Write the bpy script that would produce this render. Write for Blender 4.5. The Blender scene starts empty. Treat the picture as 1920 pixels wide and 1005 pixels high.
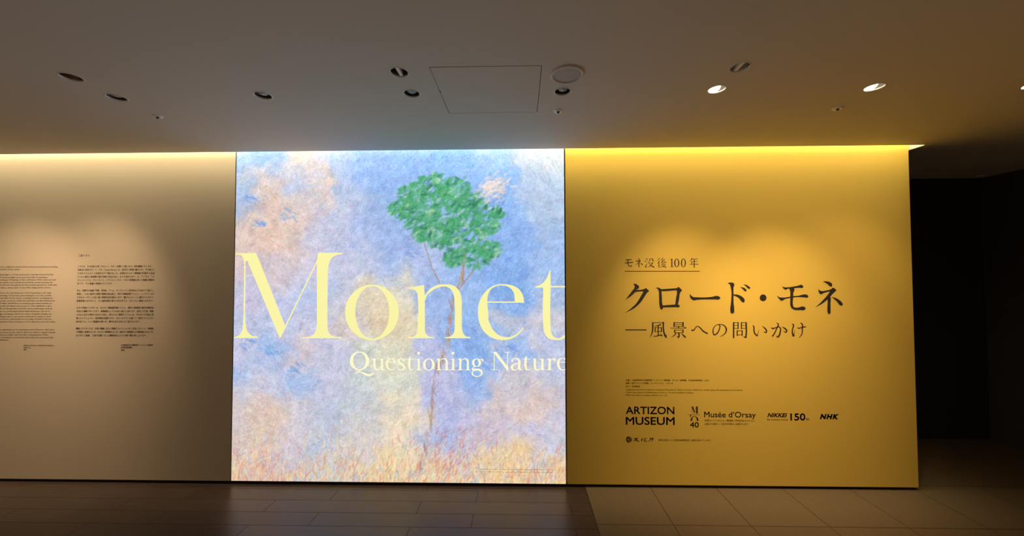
import bpy, bmesh, math, random
import numpy as np
from mathutils import Matrix, Vector

# ---------------------------------------------------------------- camera, world, light, exposure
SC = bpy.context.scene
C = SC.collection
F, CX, CY = 700.0, 960.0, 502.5            # focal length and centre in pixels of the 1920x1005 frame
DIST, EYE = 2.8, 1.5434                    # distance from the exhibition wall and eye height, metres
_p, _y, _r = [math.radians(a) for a in (-1.5, 1.274, -0.145)]
_Rx = np.array([[1, 0, 0], [0, math.cos(_p), -math.sin(_p)], [0, math.sin(_p), math.cos(_p)]])
_Ry = np.array([[math.cos(_y), 0, math.sin(_y)], [0, 1, 0], [-math.sin(_y), 0, math.cos(_y)]])
_Rz = np.array([[math.cos(_r), -math.sin(_r), 0], [math.sin(_r), math.cos(_r), 0], [0, 0, 1]])
ROT = _Rz @ _Rx @ _Ry
def _bl(v): return Vector((v[0], v[2], -v[1]))
_right, _down, _fwd = _bl(ROT[0]), _bl(ROT[1]), _bl(ROT[2])
cam_data = bpy.data.cameras.new('camera')
cam_data.sensor_width = 36.0
cam_data.lens = F / 1920 * 36
cam_data.clip_start = 0.02
cam = bpy.data.objects.new('camera', cam_data)
C.objects.link(cam)
_m = Matrix.Identity(4)
for i in range(3):
    _m[i][0], _m[i][1], _m[i][2] = _right[i], -_down[i], -_fwd[i]
_m[0][3], _m[1][3], _m[2][3] = 0.0, -DIST, EYE
cam.matrix_world = _m
SC.camera = cam

SC.view_settings.view_transform = 'Standard'
SC.view_settings.look = 'None'
SC.view_settings.gamma = 1.0
SC.view_settings.use_curve_mapping = False
SC.view_settings.exposure = 0.0

K_COVE, K_GRAZE, K_LS, K_LF, K_YS, K_YF, K_ES, K_WORLD, K_POSTER = 34.5, 11.0, 92.0, 14.0, 128.0, 19.0, 44.0, 0.205, 1.03          # light levels
world = bpy.data.worlds.new('world')
SC.world = world
world.use_nodes = True
world.node_tree.nodes['Background'].inputs[0].default_value = (1.0, 0.72, 0.46, 1)
world.node_tree.nodes['Background'].inputs[1].default_value = K_WORLD

CEIL = 2.4934          # ceiling height
SLOT_F, SLOT_B = -0.067, 0.055     # the light slot in the ceiling, in front of and behind the wall
XL, X1, X2, X3 = -6.6, -2.184, 0.337, 2.871      # wall joints
LAMP_X = [-3.669, -2.891, -2.113, -1.334, -0.556, 0.219, 0.997, 1.777, 2.555]
ROW_NEAR, ROW_FAR, ROW_SPR = -0.913, -1.111, -0.686

def area(name, loc, target, sx, sy, watts, col, spread=180):
    l = bpy.data.lights.new(name, 'AREA')
    l.shape = 'RECTANGLE'; l.size = sx; l.size_y = sy
    l.energy = watts; l.color = col; l.spread = math.radians(spread)
    o = bpy.data.objects.new(name, l); C.objects.link(o)
    o.location = loc
    d = Vector(target) - Vector(loc)
    o.rotation_euler = d.to_track_quat('-Z', 'Y').to_euler()
    return o
def spot(name, loc, target, watts, col, angle, blend=1.0, radius=0.07):
    l = bpy.data.lights.new(name, 'SPOT')
    l.energy = watts; l.color = col; l.spot_size = math.radians(angle); l.spot_blend = blend
    l.shadow_soft_size = radius
    o = bpy.data.objects.new(name, l); C.objects.link(o)
    o.location = loc
    o.rotation_euler = (Vector(target) - Vector(loc)).to_track_quat('-Z', 'Y').to_euler()
    return o

# the warm strip hidden in the ceiling slot, washing down over the whole wall
_L = 2.9 - XL
COVE = (1.0, 0.88, 0.56)
area('cove_strip', ((XL + 2.9) / 2, -0.048, 2.612), ((XL + 2.9) / 2, -0.008, 2.40), _L, 0.018, K_COVE, COVE)
area('cove_grazer', ((XL + 2.9) / 2, -0.052, 2.60), ((XL + 2.9) / 2, -0.004, 1.9), _L, 0.018, K_GRAZE, COVE, 34)
WARM = (1.0, 0.74, 0.46)
def wall_spot(i, target, watts, angle, flood, fangle):
    p = (LAMP_X[i], ROW_NEAR, 2.48)
    spot('spot_beam', p, target, watts, WARM, angle, 1.0)
    spot('spot_flood', p, (target[0], 0, 0.95), flood, WARM, fangle, 1.0)
wall_spot(0, (-3.85, 0, 1.14), K_LS, 66, K_LF, 120)
wall_spot(1, (-3.36, 0, 1.14), K_LS, 66, K_LF, 120)
wall_spot(6, (1.30, 0, 0.92), K_YS, 64, K_YF, 125)
wall_spot(7, (1.86, 0, 0.92), K_YS, 64, K_YF, 125)
wall_spot(8, (2.3, 0, 1.0), K_ES, 72, K_ES * .5, 125)

# ---------------------------------------------------------------- helpers
def ray(u, v):
    return (_right * ((u - CX) / F) + _down * ((v - CY) / F) + _fwd)
def on_wall(u, v, y=0.0):                 # the point of the wall plane seen at a pixel of the photograph
    d = ray(u, v); t = (DIST + y) / d.y
    return (d.x * t, EYE + d.z * t)

ORIGIN = {}
def _link(o, parent):
    C.objects.link(o)
    if parent is not None:
        o.parent = parent
def thing(name, label, cat, loc=(0, 0, 0), group=None):
    o = bpy.data.objects.new(name, None)
    o.empty_display_size = 0.05
    C.objects.link(o); o.location = loc
    ORIGIN[o.name] = Vector(loc)
    tag(o, label, cat, group)
    return o
def tag(o, label, cat, group=None):
    o['label'] = label; o['category'] = cat
    if group: o['group'] = group
    return o
def put(name, mesh, mats, parent=None, smooth=False):
    """link a mesh whose vertices are in world coordinates (re-based on its thing's origin)"""
    o = bpy.data.objects.new(name, mesh)
    if not isinstance(mats, (list, tuple)): mats = [mats]
    for m in mats: mesh.materials.append(m)
    org = ORIGIN.get(parent.name, Vector((0, 0, 0))) if parent is not None else Vector((0, 0, 0))
    if org.length > 0: mesh.transform(Matrix.Translation(-org))
    _link(o, parent)
    ORIGIN[o.name] = org
    if smooth:
        for p in mesh.polygons: p.use_smooth = True
    return o
def from_bm(name, bm):
    me = bpy.data.meshes.new(name); bm.to_mesh(me); bm.free(); return me
def box(bm, x0, x1, y0, y1, z0, z1, bevel=0.0):
    r = bmesh.ops.create_cube(bm, size=1.0)
    for v in r['verts']:
        v.co = Vector((x0 + (v.co.x + .5) * (x1 - x0), y0 + (v.co.y + .5) * (y1 - y0), z0 + (v.co.z + .5) * (z1 - z0)))
    if bevel > 0:
        es = list({e for v in r['verts'] for e in v.link_edges})
        bmesh.ops.bevel(bm, geom=es, offset=bevel, segments=2, affect='EDGES', profile=.6)
def box_obj(name, mat, *a, parent=None, bevel=0.0):
    bm = bmesh.new(); box(bm, *a, bevel=bevel)
    return put(name, from_bm(name, bm), mat, parent)
def struct(o):
    o['kind'] = 'structure'; return o
def lathe(bm, prof, cx, cy, n=40):
    """revolve (radius, z) points about a vertical axis"""
    rings = []
    for r, z in prof:
        if r < 1e-6: rings.append([bm.verts.new((cx, cy, z))])
        else: rings.append([bm.verts.new((cx + r * math.cos(2 * math.pi * k / n), cy + r * math.sin(2 * math.pi * k / n), z)) for k in range(n)])
    for a, b in zip(rings, rings[1:]):
        for k in range(n):
            q = [a[k % len(a)], a[(k + 1) % len(a)], b[(k + 1) % len(b)], b[k % len(b)]]
            f = []
            for v in q:
                if v not in f: f.append(v)
            if len(f) > 2: bm.faces.new(f)
def filled(outlines, depth=0.0):
    """a flat filled mesh in XY from closed outlines (holes allowed), extruded by +-depth in Z"""
    cu = bpy.data.curves.new('outline', 'CURVE'); cu.dimensions = '2D'; cu.fill_mode = 'BOTH'; cu.extrude = depth
    for pts in outlines:
        s = cu.splines.new('POLY'); s.points.add(len(pts) - 1); s.use_cyclic_u = True
        for q, p in zip(s.points, pts): q.co = (p[0], p[1], 0, 1)
    o = bpy.data.objects.new('outline', cu); C.objects.link(o)
    dg = bpy.context.evaluated_depsgraph_get()
    me = bpy.data.meshes.new_from_object(o.evaluated_get(dg))
    bpy.data.objects.remove(o); bpy.data.curves.remove(cu)
    me.materials.clear()
    return me

# ---------------------------------------------------------------- materials
def lin(c):
    return tuple(((x / 255) / 12.92 if x / 255 <= .04045 else ((x / 255 + .055) / 1.055) ** 2.4) for x in c)
def mat(name, col, rough=0.6, metal=0.0, spec=0.5, bump=0.0, bscale=200.0, var=0.0):
    m = bpy.data.materials.new(name); m.use_nodes = True
    nt = m.node_tree; b = nt.nodes['Principled BSDF']
    b.inputs['Base Color'].default_value = (*col, 1); b.inputs['Roughness'].default_value = rough
    b.inputs['Metallic'].default_value = metal; b.inputs['Specular IOR Level'].default_value = spec
    tc = nt.nodes.new('ShaderNodeTexCoord')
    if bump:
        n = nt.nodes.new('ShaderNodeTexNoise'); n.inputs['Scale'].default_value = bscale; n.inputs['Detail'].default_value = 3
        bp = nt.nodes.new('ShaderNodeBump'); bp.inputs['Strength'].default_value = bump; bp.inputs['Distance'].default_value = .002
        nt.links.new(tc.outputs['Object'], n.inputs['Vector']); nt.links.new(n.outputs['Fac'], bp.inputs['Height'])
        nt.links.new(bp.outputs['Normal'], b.inputs['Normal'])
    if var:
        n = nt.nodes.new('ShaderNodeTexNoise'); n.inputs['Scale'].default_value = 1.7; n.inputs['Detail'].default_value = 4
        mx = nt.nodes.new('ShaderNodeMixRGB'); mx.blend_type = 'MIX'
        mx.inputs[1].default_value = (*[c * (1 - var) for c in col], 1); mx.inputs[2].default_value = (*[min(1, c * (1 + var)) for c in col], 1)
        nt.links.new(tc.outputs['Object'], n.inputs['Vector']); nt.links.new(n.outputs['Fac'], mx.inputs[0])
        nt.links.new(mx.outputs[0], b.inputs['Base Color'])
    return m
def emit(name, col, strength):
    m = bpy.data.materials.new(name); m.use_nodes = True
    b = m.node_tree.nodes['Principled BSDF']
    b.inputs['Base Color'].default_value = (*[c * .35 for c in col], 1)
    b.inputs['Emission Color'].default_value = (*col, 1); b.inputs['Emission Strength'].default_value = strength
    b.inputs['Roughness'].default_value = .6; b.inputs['Specular IOR Level'].default_value = .2
    return m
M_ceil = mat('ceiling_paint', (.67, .61, .53), .85, bump=.15, bscale=300, var=.02)
M_beige = mat('beige_wall_paint', (.50, .41, .31), .8, bump=.12, bscale=260, var=.02)
M_yellow = mat('yellow_wall_paint', (.615, .413, .059), .75, bump=.12, bscale=260, var=.02)
M_black = mat('black_recess', (.004, .004, .004), .7)
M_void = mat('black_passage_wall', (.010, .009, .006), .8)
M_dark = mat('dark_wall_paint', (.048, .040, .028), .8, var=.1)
M_slot = mat('white_slot_lining', (.75, .72, .66), .7)
M_trim = mat('white_trim_ring', (.72, .70, .66), .35)
M_baffle = mat('black_baffle', (.012, .011, .011), .45)
M_lens = mat('dark_lens_glass', (.30, .31, .32), .25, spec=.6)
M_streak_disc = mat('white_streak_bar_and_disc', (.85, .82, .78), .4)  # white of sprinkler discs and of added bars imitating reflected light in downlights
M_chrome = mat('chrome_reflector', (.9, .89, .88), .22, metal=1)
M_bronze = mat('bronze_reflector', (.34, .23, .15), .3, metal=1)
M_glow = emit('lit_lens', (1.0, .88, .66), 6.0)
M_panel = mat('access_panel_paint', (.67, .61, .53), .85, bump=.15, bscale=300, var=.02)
M_spk = mat('speaker_ring_plastic', (.66, .60, .54), .55)
M_ink = mat('dark_brown_vinyl_lettering', (.016, .011, .005), .55)
M_ink2 = mat('brown_print_lettering', (.035, .018, .006), .6)
M_frame = mat('black_aluminium_frame', (.006, .005, .004), .5)
M_latch = mat('black_latch', (.01, .01, .01), .5)
M_brown = mat('dark_brown_housing', (.05, .03, .015), .5)
M_brass = mat('brass_sprinkler', (.32, .24, .14), .35, metal=1)
M_strip = mat('dark_floor_divider', (.03, .02, .012), .5, metal=.4)

def wood_floor():
    m = bpy.data.materials.new('dark_plank_floor'); m.use_nodes = True
    nt = m.node_tree; N = nt.nodes; L = nt.links; b = N['Principled BSDF']
    tc = N.new('ShaderNodeTexCoord'); mp = N.new('ShaderNodeMapping'); mp.inputs['Location'].default_value = (.31, .061, 0)
    br = N.new('ShaderNodeTexBrick'); br.inputs['Scale'].default_value = 1.0
    br.inputs['Brick Width'].default_value = 1.02; br.inputs['Row Height'].default_value = .1325
    br.inputs['Mortar Size'].default_value = .0017; br.inputs['Mortar Smooth'].default_value = .2; br.offset = .37
    br.inputs['Color1'].default_value = (.040, .023, .017, 1); br.inputs['Color2'].default_value = (.050, .030, .022, 1)
    br.inputs['Mortar'].default_value = (.028, .018, .014, 1)
    L.new(tc.outputs['Object'], mp.inputs['Vector']); L.new(mp.outputs[0], br.inputs['Vector'])
    m2 = N.new('ShaderNodeMapping'); m2.inputs['Scale'].default_value = (2.2, 42, 1)
    gr = N.new('ShaderNodeTexNoise'); gr.inputs['Scale'].default_value = 2.0; gr.inputs['Detail'].default_value = 5
    L.new(tc.outputs['Object'], m2.inputs['Vector']); L.new(m2.outputs[0], gr.inputs['Vector'])
    mr = N.new('ShaderNodeMapRange'); mr.inputs[1].default_value = .3; mr.inputs[2].default_value = .7; mr.inputs[3].default_value = .72; mr.inputs[4].default_value = 1.15
    L.new(gr.outputs['Fac'], mr.inputs[0])
    mx = N.new('ShaderNodeMixRGB'); mx.blend_type = 'MULTIPLY'; mx.inputs[0].default_value = 1
    L.new(br.outputs['Color'], mx.inputs[1]); L.new(mr.outputs[0], mx.inputs[2]); L.new(mx.outputs[0], b.inputs['Base Color'])
    rr = N.new('ShaderNodeMapRange'); rr.inputs[3].default_value = .24; rr.inputs[4].default_value = .38
    L.new(gr.outputs['Fac'], rr.inputs[0])
    mo = N.new('ShaderNodeMath'); mo.operation = 'MAXIMUM'; L.new(rr.outputs[0], mo.inputs[0]); L.new(br.outputs['Fac'], mo.inputs[1]); L.new(mo.outputs[0], b.inputs['Roughness'])
    sp = N.new('ShaderNodeMapRange'); sp.inputs[3].default_value = .5; sp.inputs[4].default_value = .05
    L.new(br.outputs['Fac'], sp.inputs[0]); L.new(sp.outputs[0], b.inputs['Specular IOR Level'])
    bp = N.new('ShaderNodeBump'); bp.inputs['Strength'].default_value = .3; bp.inputs['Distance'].default_value = .003
    inv = N.new('ShaderNodeMath'); inv.operation = 'SUBTRACT'; inv.inputs[0].default_value = 1
    L.new(br.outputs['Fac'], inv.inputs[1]); L.new(inv.outputs[0], bp.inputs['Height']); L.new(bp.outputs[0], b.inputs['Normal'])
    return m
def tile_floor():
    m = bpy.data.materials.new('brown_stone_tile_floor'); m.use_nodes = True
    nt = m.node_tree; N = nt.nodes; L = nt.links; b = N['Principled BSDF']
    tc = N.new('ShaderNodeTexCoord'); mp = N.new('ShaderNodeMapping'); mp.inputs['Location'].default_value = (-.473, .411, 0)
    br = N.new('ShaderNodeTexBrick'); br.inputs['Scale'].default_value = 1.0; br.offset = 0
    br.inputs['Brick Width'].default_value = .4778; br.inputs['Row Height'].default_value = .4778
    br.inputs['Mortar Size'].default_value = .0028; br.inputs['Mortar Smooth'].default_value = .2
    br.inputs['Color1'].default_value = (.098, .066, .033, 1); br.inputs['Color2'].default_value = (.092, .062, .031, 1)
    br.inputs['Mortar'].default_value = (.022, .014, .007, 1)
    L.new(tc.outputs['Object'], mp.inputs['Vector']); L.new(mp.outputs[0], br.inputs['Vector'])
    ns = N.new('ShaderNodeTexNoise'); ns.inputs['Scale'].default_value = 55; ns.inputs['Detail'].default_value = 6
    L.new(tc.outputs['Object'], ns.inputs['Vector'])
    mr = N.new('ShaderNodeMapRange'); mr.inputs[3].default_value = .8; mr.inputs[4].default_value = 1.15
    L.new(ns.outputs['Fac'], mr.inputs[0])
    mx = N.new('ShaderNodeMixRGB'); mx.blend_type = 'MULTIPLY'; mx.inputs[0].default_value = 1
    L.new(br.outputs['Color'], mx.inputs[1]); L.new(mr.outputs[0], mx.inputs[2]); L.new(mx.outputs[0], b.inputs['Base Color'])
    b.inputs['Roughness'].default_value = .55; b.inputs['Specular IOR Level'].default_value = .3
    return m
def perforated():
    m = bpy.data.materials.new('perforated_speaker_mesh'); m.use_nodes = True
    nt = m.node_tree; N = nt.nodes; L = nt.links; b = N['Principled BSDF']
    tc = N.new('ShaderNodeTexCoord'); v = N.new('ShaderNodeTexVoronoi'); v.inputs['Scale'].default_value = 380
    L.new(tc.outputs['Object'], v.inputs['Vector'])
    cr = N.new('ShaderNodeValToRGB'); cr.color_ramp.elements[0].position = .22; cr.color_ramp.elements[0].color = (.16, .14, .12, 1)
    cr.color_ramp.elements[1].position = .34; cr.color_ramp.elements[1].color = (.52, .47, .42, 1)
    L.new(v.outputs['Distance'], cr.inputs[0]); L.new(cr.outputs[0], b.inputs['Base Color']); b.inputs['Roughness'].default_value = .6
    return m

# ---------------------------------------------------------------- floor, ceiling, walls
XDIV = .470
struct(box_obj('floor', wood_floor(), -7.0, XDIV - .003, -4.2, .04, -.05, 0))
struct(box_obj('floor_tiles', tile_floor(), XDIV + .003, 6.0, -4.2, 1.4, -.05, 0))
struct(box_obj('trim_1', M_strip, XDIV - .003, XDIV + .003, -4.2, .03, -.05, .0006))

R_DL, R_SPK = .0405, .080
def circle(x, y, r, n=40): return [(x + r * math.cos(2 * math.pi * k / n), y + r * math.sin(2 * math.pi * k / n)) for k in range(n)]
AP = (-.4055, .0975, -1.146, -.6805)         # access panel x0,x1,y0,y1
holes = [[(-6.9, SLOT_F), (2.92, SLOT_F), (2.92, SLOT_B), (-6.9, SLOT_B)],
         [(AP[0] - .003, AP[2] - .006), (AP[1] + .003, AP[2] - .006), (AP[1] + .003, AP[3] + .003), (AP[0] - .003, AP[3] + .003)]]
near = [(x, ROW_NEAR) for x in LAMP_X]
far = [(LAMP_X[i], ROW_FAR) for i in (2, 4, 6)]
for x, y in near + far: holes.append(circle(x, y, R_DL + .002))
cm = filled([[(-7, -4.2), (6, -4.2), (6, 1.4), (-7, 1.4)]] + holes, .006)
cm.transform(Matrix.Translation((0, 0, CEIL + .006)))
struct(put('ceiling', cm, M_ceil))
# the lined light slot above the wall
bm = bmesh.new(); zs = 2.70
box(bm, -6.92, 2.94, SLOT_F - .02, SLOT_F, CEIL + .012, zs)
box(bm, -6.92, 2.94, SLOT_B, SLOT_B + .02, CEIL + .012, zs)
box(bm, -6.92, 2.94, SLOT_F - .02, SLOT_B + .02, zs, zs + .02)
box(bm, 2.92, 2.94, SLOT_F, SLOT_B, CEIL + .012, zs)
box(bm, -6.92, -6.9, SLOT_F, SLOT_B, CEIL + .012, zs)
struct(put('trim_2', from_bm('slot', bm), M_slot))

ZB, ZT, TH = .0215, 2.64, .046
G = .004
struct(box_obj('wall_left', M_beige, XL - .2, X1 - G, 0, TH, ZB, ZT, bevel=.0015))
struct(box_obj('wall_right', M_yellow, X2 + G, X3, 0, TH, ZB, ZT, bevel=.0025))
struct(box_obj('baseboard_left', M_black, XL - .2, X1, .022, .04, 0, ZB))
struct(box_obj('baseboard_center', M_black, X1, X2, .022, .04, 0, ZB))
struct(box_obj('baseboard_right', M_black, X2, X3 - .03, .022, .04, 0, ZB))
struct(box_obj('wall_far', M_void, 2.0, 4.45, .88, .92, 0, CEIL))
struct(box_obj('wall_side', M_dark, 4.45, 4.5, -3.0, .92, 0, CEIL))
struct(box_obj('wall_back', M_dark, -6.8, 2.9, .40, .44, 0, CEIL))

# ---------------------------------------------------------------- the illuminated poster
PX0, PX1, PZ0, PZ1 = X1 + G, X2 - G, .0205, 2.64
poster = thing('illuminated_poster', 'large square backlit poster of painted clouds, tree and meadow with huge cream lettering', 'lightbox', ((PX0 + PX1) / 2, TH, PZ0))
bm = bmesh.new()
box(bm, PX0 - .0025, PX0 + .002, .003, TH, PZ0, PZ1); box(bm, PX1 - .002, PX1 + .0025, .003, TH, PZ0, PZ1)
box(bm, PX0, PX1, .003, TH, PZ0 - .001, PZ0 + .004); box(bm, PX0, PX1, .003, TH, PZ1 - .004, PZ1)
box(bm, PX0, PX1, TH - .004, TH, PZ0, PZ1)
put('frame', from_bm('frame', bm), M_frame, poster)

def painting(n=520):
    """brushwork of a plain impressionist landscape: broken sky, one tree, a bright meadow; rows run bottom to top"""
    rng = np.random.default_rng(7)
    pts = '''450,300,158,190,226;500,302,128,172,232;560,296,226,206,190;620,304,158,182,226;700,304,132,168,228;760,298,128,168,230;850,302,122,168,236;930,300,146,184,230;1000,300,186,200,218;1050,300,208,214,220
450,345,162,184,218;500,345,206,192,192;560,350,172,186,222;605,340,218,194,182;655,350,160,182,222;715,350,128,164,224;800,340,126,166,230;880,345,130,170,232;960,350,124,168,232;1000,350,168,188,218;1050,350,172,194,222
460,390,150,172,212;490,390,222,188,168;540,400,206,188,182;600,390,206,192,192;660,390,190,194,216;700,395,150,176,222;760,390,136,172,226;960,395,122,168,232;1010,395,168,188,218;1050,390,166,188,222
450,445,214,192,182;480,440,220,188,170;530,445,222,194,180;590,440,186,186,212;640,440,180,190,222;690,440,160,180,226;760,445,150,176,226;960,440,132,172,232;1040,440,152,182,226
455,500,200,186,198;520,500,206,192,198;580,500,200,194,214;640,500,190,194,222;700,500,176,188,222;780,500,164,184,226;960,500,126,168,230;1040,500,150,182,232
455,560,194,190,216;520,560,186,192,224;600,560,176,192,228;650,560,196,196,212;710,550,218,206,180;750,550,222,212,186;810,560,152,178,228;870,550,146,180,230;950,560,124,168,230;1035,560,166,186,222
455,610,184,192,222;520,610,188,196,226;590,610,196,196,222;650,610,206,194,190;710,610,218,196,162;760,610,222,208,176;820,605,152,178,228;880,610,132,172,232;935,610,186,188,204;1035,610,196,192,204
450,660,190,190,216;500,660,152,180,228;560,660,206,192,198;620,660,190,194,218;680,660,204,208,196;740,660,216,214,188;820,660,180,186,222;880,655,132,172,232;955,660,152,182,232;1040,660,180,190,222
450,715,168,190,228;500,715,196,196,218;555,715,154,182,228;610,720,196,196,218;670,720,192,202,204;740,720,206,208,196;830,715,186,186,218;885,720,140,176,232;955,720,198,192,204;1040,720,190,192,212
455,770,206,192,192;495,770,216,188,170;560,770,200,196,208;620,775,178,188,210;690,770,196,200,204;760,770,228,212,186;820,770,172,178,222;870,770,188,186,216;930,765,206,188,188;1000,770,216,192,182;1050,770,196,192,208
450,820,206,192,188;500,820,216,192,176;550,820,206,196,206;610,820,186,192,208;680,820,206,200,198;750,820,230,212,184;830,820,168,182,222;880,820,200,182,198;930,820,200,188,202;980,820,196,192,218;1040,820,192,196,222
450,868,220,194,172;485,868,216,176,176;530,868,200,190,206;600,868,184,192,208;670,868,214,198,186;750,868,234,212,172;820,868,222,190,162;880,865,190,196,216;930,868,230,202,154;970,868,234,198,146;1010,865,192,192,222;1045,868,230,192,136
450,902,224,194,160;500,902,224,172,152;560,902,202,190,190;640,902,204,196,190;720,902,228,204,160;800,902,222,200,160;850,902,226,202,170;920,902,234,202,152;1000,902,234,202,152;1050,902,228,186,124'''
    P = np.array([[float(a) for a in s.split(',')] for l in pts.split('\n') for s in l.split(';')])
    z0w = .0205
    xy = np.array([on_wall(u, v) for u, v in P[:, :2]])
    gx = (xy[:, 0] - PX0) / (PX1 - PX0) * n; gy = (xy[:, 1] - PZ0) / (PX1 - PX0) * n
    H = int(n * (PZ1 - PZ0) / (PX1 - PX0)); W = n
    yy, xx = np.mgrid[0:H, 0:W].astype(float)
    def smooth_noise(cell, k=2):
        out = np.zeros((H, W, k))
        g = rng.normal(size=(int(H / cell) + 3, int(W / cell) + 3, k))
        fy, fx = yy / cell, xx / cell; iy, ix = fy.astype(int), fx.astype(int)
        ty, tx = (fy - iy)[..., None], (fx - ix)[..., None]
        ty = ty * ty * (3 - 2 * ty); tx = tx * tx * (3 - 2 * tx)
        return (g[iy, ix] * (1 - tx) + g[iy, ix + 1] * tx) * (1 - ty) + (g[iy + 1, ix] * (1 - tx) + g[iy + 1, ix + 1] * tx) * ty
    warp = smooth_noise(34) * 11 + smooth_noise(13) * 6 + smooth_noise(6) * 2.5
    wx, wy = xx + warp[..., 0], yy + warp[..., 1]
    num = np.zeros((H, W, 3)); den = np.zeros((H, W, 1)) + 1e-9
    for (cx, cy, c) in zip(gx, gy, P[:, 2:]):
        w = np.exp(-((wx - cx) ** 2 + (wy - cy) ** 2) / (2 * 17.0 ** 2))[..., None]
        num += w * c; den += w
    base = num / den * .9 + np.array((214, 216, 230)) * .1
    base += (smooth_noise(9, 1) * 5 + smooth_noise(4, 1) * 4)
    px = n / 620.0                                    # one photograph pixel in grid cells
    def gp(u, v):
        a, b = on_wall(u, v); return (a - PX0) / (PX1 - PX0) * n, (b - PZ0) / (PX1 - PX0) * n
    img = base.copy()
    def stroke(cx, cy, ang, ln, wd, col, alpha):
        r = int(ln / 2 + wd + 2)
        x0, x1 = max(0, int(cx) - r), min(W, int(cx) + r + 1); y0, y1 = max(0, int(cy) - r), min(H, int(cy) + r + 1)
        if x0 >= x1 or y0 >= y1: return
        dx, dy = xx[y0:y1, x0:x1] - cx, yy[y0:y1, x0:x1] - cy
        a, b = dx * math.cos(ang) + dy * math.sin(ang), -dx * math.sin(ang) + dy * math.cos(ang)
        b = b + .12 * a * a / max(ln, 1)
        m = np.clip(1.35 - np.maximum(np.abs(a) / (ln / 2), np.abs(b) / (wd / 2)), 0, 1) ** .7 * alpha
        m = m * (.8 + .2 * np.cos(b * 3.1 + cx))
        img[y0:y1, x0:x1] += (np.array(col) - img[y0:y1, x0:x1]) * m[..., None]
    flow = smooth_noise(60)
    ys, xs = rng.uniform(0, H, 19000), rng.uniform(0, W, 19000)
    for sx_, sy_ in zip(xs, ys):
        i, j = int(min(sy_, H - 1)), int(min(sx_, W - 1))
        col = base[i, j] + rng.normal() * 8 + rng.normal(size=3) * 6
        ang = .75 + 1.1 * flow[i, j, 0] + rng.normal() * .35
        if sy_ < 46 * px + 18 * flow[i, j, 1]: ang = 1.3 + rng.normal() * .35
        stroke(sx_, sy_, ang, rng.uniform(6, 13) * px, rng.uniform(1.6, 3.6) * px, np.clip(col, 0, 255), rng.uniform(.35, .85))
    # blue gaps in the cloud
    for (u, v, r) in ((540, 405, 8), (470, 372, 6), (488, 420, 6), (505, 655, 9), (470, 640, 8), (560, 690, 9), (950, 645, 9), (905, 690, 8), (770, 470, 9)):
        for k in range(9):
            x, y = gp(u + rng.normal() * r, v + rng.normal() * r * .7)
            stroke(x, y, -.5 + rng.normal() * .3, rng.uniform(8, 14) * px, 3 * px, (112 + rng.normal() * 10, 158 + rng.normal() * 8, 222), .7)
    # the tree: a leaning trunk, then clumps of leaf strokes, lit cream on the sunny side
    tr = [(872, 470), (866, 520), (846, 575), (840, 640), (812, 715), (806, 800), (786, 885)]
    for (a, b) in (((846, 575), (808, 500)), ((808, 500), (790, 440)), ((858, 545), (900, 490))):
        for k in range(16):
            t = rng.uniform(); x, y = gp(a[0] + (b[0] - a[0]) * t, a[1] + (b[1] - a[1]) * t)
            stroke(x, y, math.atan2(a[1] - b[1], b[0] - a[0]), 14 * px, 2 * px, np.array((168, 142, 132)) + rng.normal(size=3) * 12, .5)
    for (a, b) in zip(tr, tr[1:]):
        for k in range(26):
            t = rng.uniform()
            x, y = gp(a[0] + (b[0] - a[0]) * t + rng.normal() * 1.8, a[1] + (b[1] - a[1]) * t)
            stroke(x, y, 1.72 + rng.normal() * .15, 15 * px, 2.4 * px, np.array((172, 140, 128)) + rng.normal(size=3) * 14, .6)
    clumps = [(752, 392, 20), (776, 366, 26), (812, 350, 28), (852, 356, 28), (786, 404, 32), (832, 396, 40), (880, 386, 30), (866, 440, 36), (908, 424, 24), (892, 480, 26), (826, 446, 24), (918, 468, 18), (790, 440, 14), (850, 484, 16), (930, 400, 12)]
    for (u, v, r) in clumps:
        for k in range(int(r * 3.2)):
            a, q = rng.uniform(0, 6.283), r * math.sqrt(rng.uniform()) * 1.12
            x, y = gp(u + q * math.cos(a), v + q * math.sin(a) * .8)
            t = rng.uniform()
            col = np.array((62, 148, 98)) * (1 - t) + np.array((88, 172, 122)) * t + rng.normal() * 9
            if t < .14: col = np.array((40, 112, 84))
            if t > .93: col = np.array((176, 206, 176))
            stroke(x, y, .6 + rng.normal() * .6, rng.uniform(8, 15) * px, rng.uniform(3, 6) * px, col, .8)
    for k in range(110):                              # a sunlit cloud behind the crown
        x, y = gp(925 + rng.normal() * 16, 352 + rng.normal() * 12)
        stroke(x, y, .4 + rng.normal() * .4, rng.uniform(8, 14) * px, 3.6 * px, np.array((224, 208, 202)) + rng.normal() * 8, .6)
    # flowers and grasses of the meadow
    pal = [(232, 170, 110), (240, 206, 140), (214, 128, 108), (236, 214, 176), (150, 178, 222), (196, 196, 150), (206, 160, 170), (240, 226, 180)]
    for k in range(1900):
        u = rng.uniform(430, 1064); v = 906 - abs(rng.normal()) * (26 + 18 * math.sin(u * .021 + 1) ** 2)
        if v < 780: continue
        x, y = gp(u, v)
        col = np.array(pal[rng.integers(len(pal))]) + rng.normal(size=3) * 8
        stroke(x, y, 1.35 + rng.normal() * .4, rng.uniform(6, 16) * px, rng.uniform(1.5, 2.6) * px, col, .6)
    for k in range(70):
        u, v = rng.uniform(815, 880), rng.uniform(800, 880)
        x, y = gp(u, v); stroke(x, y, 1.0 + rng.normal() * .3, 8 * px, 2.2 * px, (206, 120, 112), .6)
    img += smooth_noise(1.6, 1) * 6 + rng.normal(size=(H, W, 1)) * 5
    return np.clip(img, 0, 255), W, H
IMG, GW, GH = painting()
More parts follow.
